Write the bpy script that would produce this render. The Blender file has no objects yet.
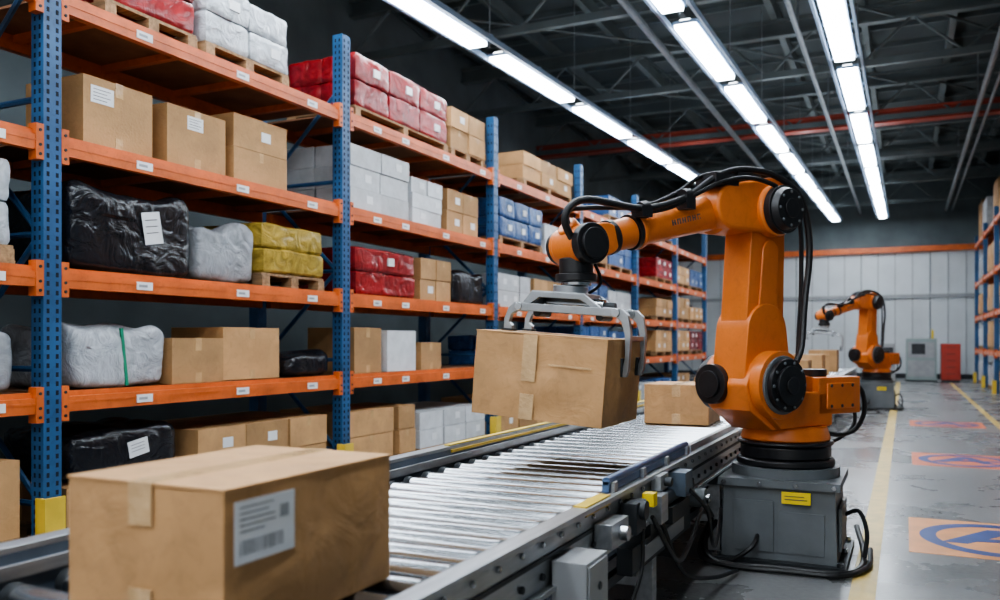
import bpy, bmesh, math, random
from mathutils import Vector, Matrix, noise
random.seed(7)
S = bpy.context.scene

# ------------------------------------------------------------------ materials
def nodes(name):
    m = bpy.data.materials.new(name); m.use_nodes = True
    nt = m.node_tree
    return m, nt, nt.nodes, nt.links, nt.nodes['Principled BSDF']

def mat(name, col, rough=0.5, metal=0.0, var=0.0, nscale=6.0, bump=0.0, bscale=20.0, island=0.0,
        coat=0.0, col2=None, distort=0.0, stretch=None, rvar=0.0, bdist=0.02, scuff=0.0):
    m, nt, N, L, b = nodes(name)
    b.inputs['Roughness'].default_value = rough
    b.inputs['Metallic'].default_value = metal
    b.inputs['Coat Weight'].default_value = coat
    tc = N.new('ShaderNodeTexCoord'); mp = N.new('ShaderNodeMapping')
    L.new(tc.outputs['Object'], mp.inputs['Vector'])
    if stretch: mp.inputs['Scale'].default_value = stretch
    if col2 is None:
        col2 = tuple(c * (1 - var) for c in col)
    nz = N.new('ShaderNodeTexNoise'); nz.inputs['Scale'].default_value = nscale
    nz.inputs['Detail'].default_value = 6; nz.inputs['Distortion'].default_value = distort
    L.new(mp.outputs[0], nz.inputs['Vector'])
    rp = N.new('ShaderNodeValToRGB')
    rp.color_ramp.elements[0].position = 0.35; rp.color_ramp.elements[1].position = 0.65
    rp.color_ramp.elements[0].color = (*col2, 1); rp.color_ramp.elements[1].color = (*col, 1)
    L.new(nz.outputs['Fac'], rp.inputs[0])
    out = rp.outputs[0]
    if scuff > 0:
        n3 = N.new('ShaderNodeTexNoise'); n3.inputs['Scale'].default_value = 14; n3.inputs['Detail'].default_value = 8
        n3.inputs['Roughness'].default_value = .75; n3.inputs['Distortion'].default_value = 1.2
        L.new(mp.outputs[0], n3.inputs['Vector'])
        r3 = N.new('ShaderNodeValToRGB'); r3.color_ramp.elements[0].position = .30; r3.color_ramp.elements[1].position = .50
        r3.color_ramp.elements[0].color = (1 - scuff, 1 - scuff, 1 - scuff, 1); r3.color_ramp.elements[1].color = (1, 1, 1, 1)
        L.new(n3.outputs['Fac'], r3.inputs[0])
        mm = N.new('ShaderNodeMixRGB'); mm.blend_type = 'MULTIPLY'; mm.inputs[0].default_value = 1
        L.new(out, mm.inputs[1]); L.new(r3.outputs[0], mm.inputs[2]); out = mm.outputs[0]
    if island > 0:
        g = N.new('ShaderNodeNewGeometry'); oi = N.new('ShaderNodeObjectInfo')
        ad = N.new('ShaderNodeMath'); ad.operation = 'ADD'
        L.new(g.outputs['Random Per Island'], ad.inputs[0]); L.new(oi.outputs['Random'], ad.inputs[1])
        mr = N.new('ShaderNodeMapRange'); mr.inputs[1].default_value = 0; mr.inputs[2].default_value = 2
        mr.inputs[3].default_value = 1 - island; mr.inputs[4].default_value = 1 + island
        L.new(ad.outputs[0], mr.inputs[0])
        hs = N.new('ShaderNodeHueSaturation'); L.new(mr.outputs[0], hs.inputs['Value']); L.new(out, hs.inputs['Color'])
        out = hs.outputs[0]
    L.new(out, b.inputs['Base Color'])
    if rvar > 0:
        mr2 = N.new('ShaderNodeMapRange'); mr2.inputs[3].default_value = rough - rvar; mr2.inputs[4].default_value = rough + rvar
        L.new(nz.outputs['Fac'], mr2.inputs[0]); L.new(mr2.outputs[0], b.inputs['Roughness'])
    if bump > 0:
        n2 = N.new('ShaderNodeTexNoise'); n2.inputs['Scale'].default_value = bscale
        n2.inputs['Detail'].default_value = 4; n2.inputs['Distortion'].default_value = distort
        L.new(mp.outputs[0], n2.inputs['Vector'])
        bp = N.new('ShaderNodeBump'); bp.inputs['Strength'].default_value = bump; bp.inputs['Distance'].default_value = bdist
        L.new(n2.outputs['Fac'], bp.inputs['Height']); L.new(bp.outputs[0], b.inputs['Normal'])
    return m

def emis(name, col, st):
    m, nt, N, L, b = nodes(name)
    b.inputs['Base Color'].default_value = (*col, 1)
    b.inputs['Emission Color'].default_value = (*col, 1)
    b.inputs['Emission Strength'].default_value = st
    return m

M_card  = mat('cardboard', (0.50, 0.29, 0.13), 0.75, var=0.2, nscale=5, bump=0.12, bscale=60, island=0.42, scuff=.15)
M_cardH = mat('cardboard_kraft', (0.55, 0.31, 0.135), 0.66, var=0.25, nscale=3.0, bump=0.55, bscale=6, distort=.8, scuff=.18)
M_cardD = mat('cardboard_edge_shadow', (0.16, 0.085, 0.035), 0.85, var=0.2)
M_tape  = mat('packing_tape', (0.60, 0.39, 0.20), 0.18, var=0.2, nscale=12, bump=0.35, bscale=25)
M_label = mat('paper_label', (0.74, 0.75, 0.76), 0.5, var=0.08)
M_ink   = mat('printed_ink', (0.10, 0.10, 0.105), 0.6, var=0.1)
M_white = mat('white_carton', (0.60, 0.62, 0.635), 0.5, var=0.15, nscale=8, bump=0.15, bscale=20, island=0.25, scuff=.12)
M_red   = mat('red_shrink_film', (0.33, 0.022, 0.025), 0.25, var=0.5, nscale=7, bump=0.8, bscale=7, distort=1.5, island=0.3)
M_yel   = mat('yellow_shrink_film', (0.52, 0.36, 0.07), 0.25, var=0.5, nscale=7, bump=0.8, bscale=7, distort=1.5, island=0.15)
M_blue  = mat('blue_shrink_film', (0.04, 0.12, 0.32), 0.3, var=0.4, nscale=7, bump=0.8, bscale=9, distort=1.5, island=0.25)
M_blk   = mat('black_plastic_film', (0.012, 0.013, 0.017), 0.22, var=0.2, nscale=5, bump=1.0, bscale=5, distort=2.6)
M_gry   = mat('grey_plastic_film', (0.32, 0.335, 0.355), 0.26, var=0.25, nscale=5, bump=0.9, bscale=6, distort=2.6)
M_slv   = mat('clear_film_wrap', (0.52, 0.55, 0.58), 0.24, var=0.28, nscale=6, bump=0.9, bscale=6, distort=2.6, island=.15)
M_wood  = mat('pallet_wood', (0.40, 0.25, 0.13), 0.8, var=0.45, nscale=4, stretch=(1, 12, 12), island=0.25, bump=0.2)
M_rblue = mat('rack_blue_paint', (0.030, 0.110, 0.25), 0.4, var=0.3, nscale=4, scuff=.3)
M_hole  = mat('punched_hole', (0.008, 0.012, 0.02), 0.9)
M_rorg  = mat('rack_orange_paint', (0.66, 0.15, 0.035), 0.42, var=0.25, nscale=5, scuff=.25)
M_deck  = mat('rack_deck_board', (0.28, 0.13, 0.065), 0.8, var=0.35, nscale=4)
M_yelp  = mat('safety_yellow_paint', (0.72, 0.50, 0.06), 0.45, var=0.2)
M_yell  = mat('floor_line_yellow', (0.62, 0.45, 0.14), 0.45, var=0.25, nscale=9)
M_steel = mat('roller_steel', (0.44, 0.455, 0.47), 0.25, metal=1.0)
M_alu   = mat('brushed_aluminium', (0.44, 0.46, 0.48), 0.38, metal=0.8, var=0.2, nscale=6, stretch=(8, 1, 8))
M_grip  = mat('gripper_aluminium', (0.36, 0.38, 0.395), 0.38, metal=0.75, var=0.25, nscale=8)
M_dark  = mat('dark_steel', (0.045, 0.05, 0.055), 0.5, metal=0.4, var=0.3)
M_slate = mat('slate_painted_steel', (0.12, 0.155, 0.20), 0.4, metal=0.3, var=0.3)
M_bguard= mat('blue_grey_guard', (0.085, 0.15, 0.28), 0.3, metal=.3, var=0.3)
M_org   = mat('robot_orange_paint', (0.76, 0.205, 0.035), 0.40, var=0.22, nscale=3, coat=0.12, bump=0.03, bscale=80, scuff=.12)
M_blkp  = mat('robot_black_plastic', (0.014, 0.014, 0.016), 0.38, var=0.2, bump=0.05, bscale=60)
M_cast  = mat('grey_cast_iron', (0.15, 0.165, 0.175), 0.45, var=0.25, nscale=5, bump=0.08, bscale=60)
M_rub   = mat('cable_rubber', (0.010, 0.010, 0.011), 0.45)
M_box   = mat('grey_enclosure', (0.34, 0.35, 0.36), 0.45, var=0.15)
M_fan   = mat('warning_yellow', (0.85, 0.62, 0.02), 0.5)
M_green = mat('green_strap', (0.02, 0.25, 0.14), 0.4)
FILM = (M_red, M_yel, M_blue, M_slv)

# ------------------------------------------------------------------ mesh builder
_gc = {}
def unit_grid(cuts):
    if cuts not in _gc:
        bm = bmesh.new(); bmesh.ops.create_cube(bm, size=1.0)
        bmesh.ops.subdivide_edges(bm, edges=bm.edges[:], cuts=cuts, use_grid_fill=True)
        bm.verts.index_update()
        _gc[cuts] = ([v.co.copy() for v in bm.verts], [[v.index for v in f.verts] for f in bm.faces]); bm.free()
    return _gc[cuts]
class MB:
    def __init__(s): s.v = []; s.f = []; s.m = []; s.mats = []
    def mi(s, m):
        if m not in s.mats: s.mats.append(m)
        return s.mats.index(m)
    def add(s, vs, fs, m, M=None):
        o = len(s.v); k = s.mi(m)
        for p in vs:
            p = Vector(p)
            s.v.append(M @ p if M else p)
        for f in fs: s.f.append([i + o for i in f]); s.m.append(k)
        return s
    def box(s, x0, x1, y0, y1, z0, z1, m, M=None, top=1.0):
        if x0 > x1: x0, x1 = x1, x0
        if y0 > y1: y0, y1 = y1, y0
        if z0 > z1: z0, z1 = z1, z0
        cx, cy = (x0 + x1) / 2, (y0 + y1) / 2
        t = lambda x, y: (cx + (x - cx) * top, cy + (y - cy) * top, z1)
        vs = [(x0, y0, z0), (x1, y0, z0), (x1, y1, z0), (x0, y1, z0), t(x0, y0), t(x1, y0), t(x1, y1), t(x0, y1)]
        fs = [(0, 3, 2, 1), (4, 5, 6, 7), (0, 1, 5, 4), (1, 2, 6, 5), (2, 3, 7, 6), (3, 0, 4, 7)]
        return s.add(vs, fs, m, M)
    def soft(s, x0, x1, y0, y1, z0, z1, m, amp=.014, seed=0, e=16):
        """film-wrapped, slightly crumpled block"""
        V, F = unit_grid(9); c = Vector(((x0 + x1) / 2, (y0 + y1) / 2, (z0 + z1) / 2)); d = Vector((x1 - x0, y1 - y0, z1 - z0))
        vs = []
        for p in V:
            n = (abs(2 * p.x) ** e + abs(2 * p.y) ** e + abs(2 * p.z) ** e) ** (1 / e)
            q = Vector((p.x / n * d.x, p.y / n * d.y, p.z / n * d.z))
            w = noise.noise(q * 6 + Vector((seed, seed * 2, 0))) + (0.4 - abs(noise.noise(q * 16 + Vector((seed, 0, 3))))) * .6
            q += p.normalized() * w * amp
            q += c
            if p.z < -.2: q.z = max(q.z, z0)
            vs.append(q)
        return s.add(vs, F, m)
    def cyl(s, p0, p1, r0, m, r1=None, n=28, M=None):
        r1 = r0 if r1 is None else r1
        p0, p1 = Vector(p0), Vector(p1); d = (p1 - p0).normalized()
        a = Vector((0, 0, 1)) if abs(d.z) < 0.9 else Vector((1, 0, 0))
        e1 = d.cross(a).normalized(); e2 = d.cross(e1)
        vs = []
        for i in range(n):
            t = 2 * math.pi * i / n; w = e1 * math.cos(t) + e2 * math.sin(t)
            vs += [p0 + w * r0, p1 + w * r1]
        fs = [(2 * i, 2 * ((i + 1) % n), 2 * ((i + 1) % n) + 1, 2 * i + 1) for i in range(n)]
        fs.append([2 * i for i in range(n)][::-1]); fs.append([2 * i + 1 for i in range(n)])
        return s.add(vs, fs, m, M)
    def prism(s, pts, v0, v1, m, M=None, axis='y'):
        n = len(pts)
        P = (lambda a, b, v: (a, v, b)) if axis == 'y' else ((lambda a, b, v: (a, b, v)) if axis == 'z' else (lambda a, b, v: (v, a, b)))
        vs = [P(a, b, v0) for a, b in pts] + [P(a, b, v1) for a, b in pts]
        fs = [(i, (i + 1) % n, n + (i + 1) % n, n + i) for i in range(n)]
        fs.append(list(range(n))[::-1]); fs.append([n + i for i in range(n)])
        return s.add(vs, fs, m, M)
    def tube(s, path, r, m, n=8, smooth=5, M=None):
        P = [Vector(p) for p in path]
        if smooth > 1 and len(P) > 2:
            Q = [P[0] * 2 - P[1]] + P + [P[-1] * 2 - P[-2]]; R = []
            for i in range(1, len(Q) - 2):
                for k in range(smooth):
                    t = k / smooth; a, b, c, d = Q[i - 1], Q[i], Q[i + 1], Q[i + 2]
                    R.append(0.5 * ((2 * b) + (c - a) * t + (2 * a - 5 * b + 4 * c - d) * t * t + (3 * b - a - 3 * c + d) * t ** 3))
            R.append(P[-1]); P = R
        vs = []; e = None
        for i, p in enumerate(P):
            d = (P[min(i + 1, len(P) - 1)] - P[max(i - 1, 0)]).normalized()
            if e is None:
                a = Vector((0, 0, 1)) if abs(d.z) < 0.9 else Vector((1, 0, 0)); e = d.cross(a).normalized()
            e = (e - d * e.dot(d)).normalized(); e2 = d.cross(e)
            for k in range(n):
                t = 2 * math.pi * k / n; vs.append(p + (e * math.cos(t) + e2 * math.sin(t)) * r)
        fs = []
        for i in range(len(P) - 1):
            for k in range(n):
                fs.append((i * n + k, i * n + (k + 1) % n, (i + 1) * n + (k + 1) % n, (i + 1) * n + k))
        fs.append(list(range(n))[::-1]); fs.append([(len(P) - 1) * n + k for k in range(n)])
        return s.add(vs, fs, m, M)
    def obj(s, name, loc=(0, 0, 0), rot=(0, 0, 0), parent=None, bevel=0.0, seg=2):
        me = bpy.data.meshes.new(name)
        me.from_pydata([tuple(p) for p in s.v], [], s.f)
        for m in s.mats: me.materials.append(m)
        me.polygons.foreach_set('material_index', s.m)
        bm = bmesh.new(); bm.from_mesh(me); bmesh.ops.recalc_face_normals(bm, faces=bm.faces); bm.to_mesh(me); bm.free()
        me.polygons.foreach_set('use_smooth', [True] * len(me.polygons))
        me.set_sharp_from_angle(angle=math.radians(35))
        o = bpy.data.objects.new(name, me); S.collection.objects.link(o)
        o.location = loc; o.rotation_euler = rot
        if parent: o.parent = parent
        if bevel > 0:
            b = o.modifiers.new('bevel', 'BEVEL'); b.width = bevel; b.segments = seg
            b.limit_method = 'ANGLE'; b.angle_limit = math.radians(40); b.harden_normals = True
        return o

def capsule(a, ra, b, rb, n=14):
    (ax, az), (bx, bz) = a, b
    th = math.atan2(bz - az, bx - ax); L = math.hypot(bx - ax, bz - az)
    off = math.acos(max(-1, min(1, (ra - rb) / L)))
    pts = []
    for i in range(n + 1):
        t = th + off + (2 * math.pi - 2 * off) * i / n; pts.append((ax + ra * math.cos(t), az + ra * math.sin(t)))
    for i in range(n + 1):
        t = th - off + 2 * off * i / n; pts.append((bx + rb * math.cos(t), bz + rb * math.sin(t)))
    return pts

# ------------------------------------------------------------------ cartons, bags, stacks
def carton(cx, cy, z, sx, sy, sz, rot=0.0, m=None, seam='y', label=None, name='cardboard_box', sag=0.0):
    m = m or M_card; b = MB(); g = 0.0015; hx, hy = sx / 2, sy / 2
    b.box(-hx, hx, -hy, hy, 0, sz - 0.004, m)
    if seam == 'y':
        b.box(-hx, -0.002, -hy, hy, sz - 0.004, sz, m); b.box(0.002, hx, -hy, hy, sz - 0.004, sz, m)
        b.box(-0.028, 0.028, -hy - g, hy + g, sz - 0.002, sz + g, M_tape)
        for sg in (-1, 1):
            b.box(-0.028, 0.028, sg * hy - g, sg * hy + g, sz - 0.085, sz, M_tape)
            b.box(-0.028, 0.028, sg * hy - g, sg * hy + g, 0, 0.07, M_tape)
    else:
        b.box(-hx, hx, -hy, -0.002, sz - 0.004, sz, m); b.box(-hx, hx, 0.002, hy, sz - 0.004, sz, m)
        b.box(-hx - g, hx + g, -0.028, 0.028, sz - 0.002, sz + g, M_tape)
        for sg in (-1, 1):
            b.box(sg * hx - g, sg * hx + g, -0.028, 0.028, sz - 0.085, sz, M_tape)
            b.box(sg * hx - g, sg * hx + g, -0.028, 0.028, 0, 0.07, M_tape)
    if label:
        (ly, lz, w, h) = label
        b.box(hx, hx + 0.002, ly - w / 2, ly + w / 2, lz - h / 2, lz + h / 2, M_label)
        for k in range(4):
            zz = lz + h * (0.3 - 0.2 * k)
            b.box(hx + 0.002, hx + 0.003, ly - w * 0.4, ly + w * (0.35 - 0.15 * (k % 2)), zz - h * 0.02, zz + h * 0.02, M_ink)
    return b.obj(name, (cx, cy, z), (0, 0, rot), bevel=0.004)

def bag(name, cx, cy, z, sx, sy, sz, m, amp=0.03, e=11, seed=0, label=None, rot=0, strap=False):
    V, F = unit_grid(26); vs = []
    for v in V:
        p = v.copy()
        n = (abs(2 * p.x) ** e + abs(2 * p.y) ** e + abs(2 * p.z) ** e) ** (1 / e)
        p = p / n
        q = Vector((p.x * sx, p.y * sy, p.z * sz))
        o = Vector((seed * 3.1, seed * 1.7, seed))
        qs = Vector((q.x, q.y * 1.0, q.z * .45))
        w = noise.noise(q * 3.5 + o) * 0.6 + (0.4 - abs(noise.noise(qs * 14 + o))) * 0.28 + (0.4 - abs(noise.noise(qs * 30 + o))) * 0.14
        q += p.normalized() * w * amp
        if p.z > 0.2: q.z += noise.noise(Vector((q.x * 4, q.y * 4, seed))) * amp * 1.6
        q.z += sz / 2
        q.z = max(q.z, 0.0)
        vs.append(q)
    me = bpy.data.meshes.new(name); me.from_pydata([tuple(q) for q in vs], [], F)
    me.polygons.foreach_set('use_smooth', [True] * len(me.polygons))
    me.materials.append(m)
    o = bpy.data.objects.new(name, me); S.collection.objects.link(o); o.location = (cx, cy, z); o.rotation_euler = (0, 0, rot)
    if label:
        ly, lz, w, h = label
        b = MB(); b.box(sx / 2 + 0.008, sx / 2 + 0.014, -w / 2, w / 2, -h / 2, h / 2, M_label)
        for k in range(3): b.box(sx / 2 + 0.014, sx / 2 + 0.0155, -w * 0.38, w * 0.3, h * (0.24 - 0.2 * k), h * (0.27 - 0.2 * k), M_ink)
        b.obj('shipping_label', (0, ly, lz), (0.18, 0, 0), parent=o)
    if strap:
        b = MB(); b.box(sx / 2 + 0.002, sx / 2 + 0.014, -0.01, 0.01, 0.01, sz, M_green)
        b.obj('strap', (0, 0.02, 0), (0.12, 0, 0), parent=o)
    return o

def pallet_into(b, sx, sy, z0=0.0, h=0.10, cx=0, cy=0):
    hx, hy = sx / 2, sy / 2
    n = max(4, int(sx / 0.14))
    for i in range(n):
        x = cx - hx + (sx - 0.1) * i / (n - 1)
        b.box(x, x + 0.09, cy - hy, cy + hy, z0 + h - 0.02, z0 + h, M_wood)
    for k in (-1, 0, 1):
        y = cy + k * (hy - 0.04)
        b.box(cx - hx, cx + hx, y - 0.04, y + 0.04, z0 + h - 0.04, z0 + h - 0.02, M_wood)
        for j in (-1, 0, 1):
            x = cx + j * (hx - 0.05); b.box(x - 0.05, x + 0.05, y - 0.04, y + 0.04, z0 + 0.018, z0 + h - 0.04, M_wood)
        b.box(cx - hx, cx + hx, y - 0.045, y + 0.045, z0, z0 + 0.018, M_wood)

def stack(name, cx, cy, z, sx, sy, h, nx, ny, nz, m, pallet=True, rot=0, labels=True):
    b = MB(); z0 = 0
    if pallet: pallet_into(b, sx, sy); z0 = 0.10
    dx, dy, dz = sx / nx, sy / ny, h / nz
    film = m in FILM and cy < 12
    for i in range(nx):
        for j in range(ny):
            for k in range(nz):
                jx, jy = random.uniform(-.012, .008), random.uniform(-.008, .008)
                x0 = -sx / 2 + i * dx + jx; y0 = -sy / 2 + j * dy + jy; zz = z0 + k * dz
                if film: b.soft(x0 + .001, x0 + dx - .001, y0 + .001, y0 + dy - .001, zz, zz + dz, m, seed=random.random() * 50)
                else: b.box(x0 + .004, x0 + dx - .004, y0 + .004, y0 + dy - .004, zz, zz + dz - 0.005, m)
                if labels and i == nx - 1 and random.random() < 0.5:
                    w = min(.1, dy * .35); hh = min(.07, dz * .4); e = .012 if film else 0
                    b.box(x0 + dx - .004, x0 + dx - .001 + e, y0 + dy * .5, y0 + dy * .5 + w, zz + dz * .35, zz + dz * .35 + hh, M_label)
                elif m is M_card and i == nx - 1:
                    b.box(x0 + dx - .004, x0 + dx - .003, y0 + dy * .5 - .022, y0 + dy * .5 + .022, zz + dz * .68, zz + dz - .005, M_tape)
    return b.obj(name, (cx, cy, z), (0, 0, rot), bevel=0 if film else 0.006)

# ------------------------------------------------------------------ room shell
XL, XR, YN, YF, ZC = -7.6, 3.3, -3.0, 30.0, 6.6
m, nt, N, L, bs = nodes('polished_concrete_floor')
tc = N.new('ShaderNodeTexCoord')
n1 = N.new('ShaderNodeTexNoise'); n1.inputs['Scale'].default_value = 0.9; n1.inputs['Detail'].default_value = 8; n1.inputs['Roughness'].default_value = 0.62
n2 = N.new('ShaderNodeTexNoise'); n2.inputs['Scale'].default_value = 35; n2.inputs['Detail'].default_value = 5
L.new(tc.outputs['Object'], n1.inputs['Vector']); L.new(tc.outputs['Object'], n2.inputs['Vector'])
r1 = N.new('ShaderNodeValToRGB'); r1.color_ramp.elements[0].position = .3; r1.color_ramp.elements[1].position = .72
r1.color_ramp.elements[0].color = (.165, .168, .17, 1); r1.color_ramp.elements[1].color = (.31, .312, .312, 1)
L.new(n1.outputs['Fac'], r1.inputs[0])
mx = N.new('ShaderNodeMixRGB'); mx.blend_type = 'MULTIPLY'; mx.inputs[0].default_value = 0.5
L.new(r1.outputs[0], mx.inputs[1]); L.new(n2.outputs['Fac'], mx.inputs[2]); L.new(mx.outputs[0], bs.inputs['Base Color'])
mr = N.new('ShaderNodeMapRange'); mr.inputs[3].default_value = .14; mr.inputs[4].default_value = .42
L.new(n1.outputs['Fac'], mr.inputs[0]); L.new(mr.outputs[0], bs.inputs['Roughness'])
M_floor = m
M_wallB = mat('pale_wall_panel', (0.62, 0.65, 0.67), 0.6, var=0.10, nscale=1.5)
M_wallD = mat('dark_wall_panel', (0.125, 0.155, 0.165), 0.7, var=0.25, nscale=1.5)
M_ceil = mat('dark_ceiling_sheet', (0.075, 0.095, 0.098), 0.7, var=0.3, nscale=1)
M_ceilb = mat('ceiling_steel', (0.15, 0.18, 0.185), 0.55, metal=0.2, var=0.25, nscale=2)
M_duct = mat('galvanised_pipe', (0.27, 0.30, 0.32), 0.4, metal=0.5, var=0.2)
M_redb = mat('red_oxide_beam', (0.36, 0.06, 0.035), 0.5, var=0.2)

MB().box(XL, XR, YN, YF, -0.1, 0, M_floor).obj('floor')
b = MB(); b.box(XL, XR, YF, YF + .15, 0, 4.0, M_wallB); b.box(XL, XR, YF, YF + .15, 4.0, ZC, M_wallD); b.obj('wall_back')
MB().box(XL - .15, XL, YN, YF, 0, ZC, M_wallD).obj('wall_left')
MB().box(XR, XR + .15, YN, YF, 0, ZC, M_wallD).obj('wall_right')
b = MB(); b.box(XL, XR, YN, YF, ZC, ZC + .1, M_ceil)
b.obj('ceiling')
b = MB()
for i in range(22):
    x = XL + .3 + i * 0.5
    if x < XR: b.box(x, x + .025, YF - .02, YF, 0.15, 3.98, M_wallD if i % 4 == 0 else M_box)
b.obj('trim_1')
MB().box(XL, XR, YF - .16, YF - .02, 4.0, 4.18, M_rorg).obj('trim_2')
MB().box(XL, XR, YF - .06, YF, 2.55, 2.66, M_box).obj('trim_3')
MB().box(XL, XR, YF - .05, YF - .02, 0, .15, M_dark).obj('baseboard_back')

# roof structure
b = MB()
for k in range(8):
    y = 3.5 + k * 3.6
    b.box(XL, XR, y - .07, y + .07, 6.28, 6.33, M_ceilb); b.box(XL, XR, y - .01, y + .01, 6.1, 6.33, M_ceilb); b.box(XL, XR, y - .07, y + .07, 6.06, 6.11, M_ceilb)
    b.box(XL, XR, y - .05, y + .05, 5.40, 5.5, M_ceilb)
    x = XL
    while x < XR - .3:
        b.tube([(x, y, 5.46), (x + .7, y, 6.1)], .022, M_ceilb, 6, 1); b.tube([(x + .7, y, 6.1), (x + 1.4, y, 5.46)], .022, M_ceilb, 6, 1); x += 1.4
for i in range(9):
    x = XL + .5 + i * 1.3
    b.box(x - .05, x + .05, YN, YF, 6.33, 6.55, M_ceilb)
for y in range(-2, 30, 1):
    b.box(XL, XR, y, y + .05, 6.52, 6.6, M_ceilb)
for k in range(7):
    y = 3.5 + k * 3.6
    b.tube([(-2.8, y, 6.1), (-.1, y + 3.6, 6.1)], .022, M_ceilb, 6, 1)
    b.tube([(-7, y, 6.1), (-3.2, y + 3.6, 6.1)], .022, M_ceilb, 6, 1)
    b.tube([(.4, y, 6.1), (2.9, y + 3.6, 6.1)], .022, M_ceilb, 6, 1)
b.box(XL, XR, 17.9, 18.1, 5.38, 5.58, M_redb); b.box(XL, XR, 17.86, 18.14, 5.58, 5.61, M_redb); b.box(XL, XR, 17.86, 18.14, 5.35, 5.38, M_redb)
b.obj('roof_truss')
b = MB()
for x, z, r in ((1.15, 5.25, .045), (1.32, 5.25, .03), (-1.3, 5.32, .04), (-3.1, 5.3, .05), (2.3, 5.1, .09)):
    b.tube([(x, YN + .1, z), (x, YF - .2, z)], r, M_duct, 10, 1)
for y in (7, 12, 17, 23): b.tube([(1.15, y, 5.25), (1.15, y, 6.3)], .015, M_duct, 6, 1); b.tube([(-1.3, y, 5.3), (-1.3, y, 6.3)], .015, M_duct, 6, 1)
b.obj('sprinkler_pipe')

# LED rows
M_led = emis('led_diffuser', (0.86, 0.93, 1.0), 31)
M_ceilfill = emis('added_ceiling_fill_strip', (0.86, 0.93, 1.0), 11)  # invented glow strip on top of the housings, added to brighten the ceiling
M_ledh = mat('led_housing', (0.30, 0.40, 0.54), 0.35, metal=0.3)
def zrow(y): return 4.02 + 0.034 * y
for X, yend, ph in ((-4.08, 20.0, .62), (-1.98, 29.0, .55), (-0.62, 29.0, .4)):
    b = MB(); pitch, ln = 2.62, 2.14
    y = -2.6 + ph
    while y + ln < yend:
        z0, z1 = zrow(y), zrow(y + ln)
        for (xa, xb, za, zb, mm) in ((-.10, .10, -.025, .012, M_led), (-.12, .12, .012, .05, M_ledh), (-.05, .05, .05, .058, M_ceilfill)):
            b.add([(X + xa, y, z0 + za), (X + xb, y, z0 + za), (X + xb, y + ln, z1 + za), (X + xa, y + ln, z1 + za),
                   (X + xa, y, z0 + zb), (X + xb, y, z0 + zb), (X + xb, y + ln, z1 + zb), (X + xa, y + ln, z1 + zb)],
                  [(0, 3, 2, 1), (4, 5, 6, 7), (0, 1, 5, 4), (1, 2, 6, 5), (2, 3, 7, 6), (3, 0, 4, 7)], mm)
        for yy in (y - .2,):
            b.tube([(X, yy, zrow(yy) + .05), (X, yy, 6.3)], .007, M_duct, 5, 1)
        y += pitch
    for dx in (-.17, .17):
        a, c = YN + .2, yend
        b.add([(X + dx - .015, a, zrow(a) + .0), (X + dx + .015, a, zrow(a)), (X + dx + .015, c, zrow(c)), (X + dx - .015, c, zrow(c)),
               (X + dx - .015, a, zrow(a) + .06), (X + dx + .015, a, zrow(a) + .06), (X + dx + .015, c, zrow(c) + .06), (X + dx - .015, c, zrow(c) + .06)],
              [(0, 3, 2, 1), (4, 5, 6, 7), (0, 1, 5, 4), (1, 2, 6, 5), (2, 3, 7, 6), (3, 0, 4, 7)], M_ledh)
    yy = YN + .5
    while yy < yend: b.box(X - .18, X + .18, yy, yy + .04, zrow(yy) + .06, zrow(yy) + .08, M_ledh); yy += 1.31
    b.obj('linear_led_light')

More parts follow.
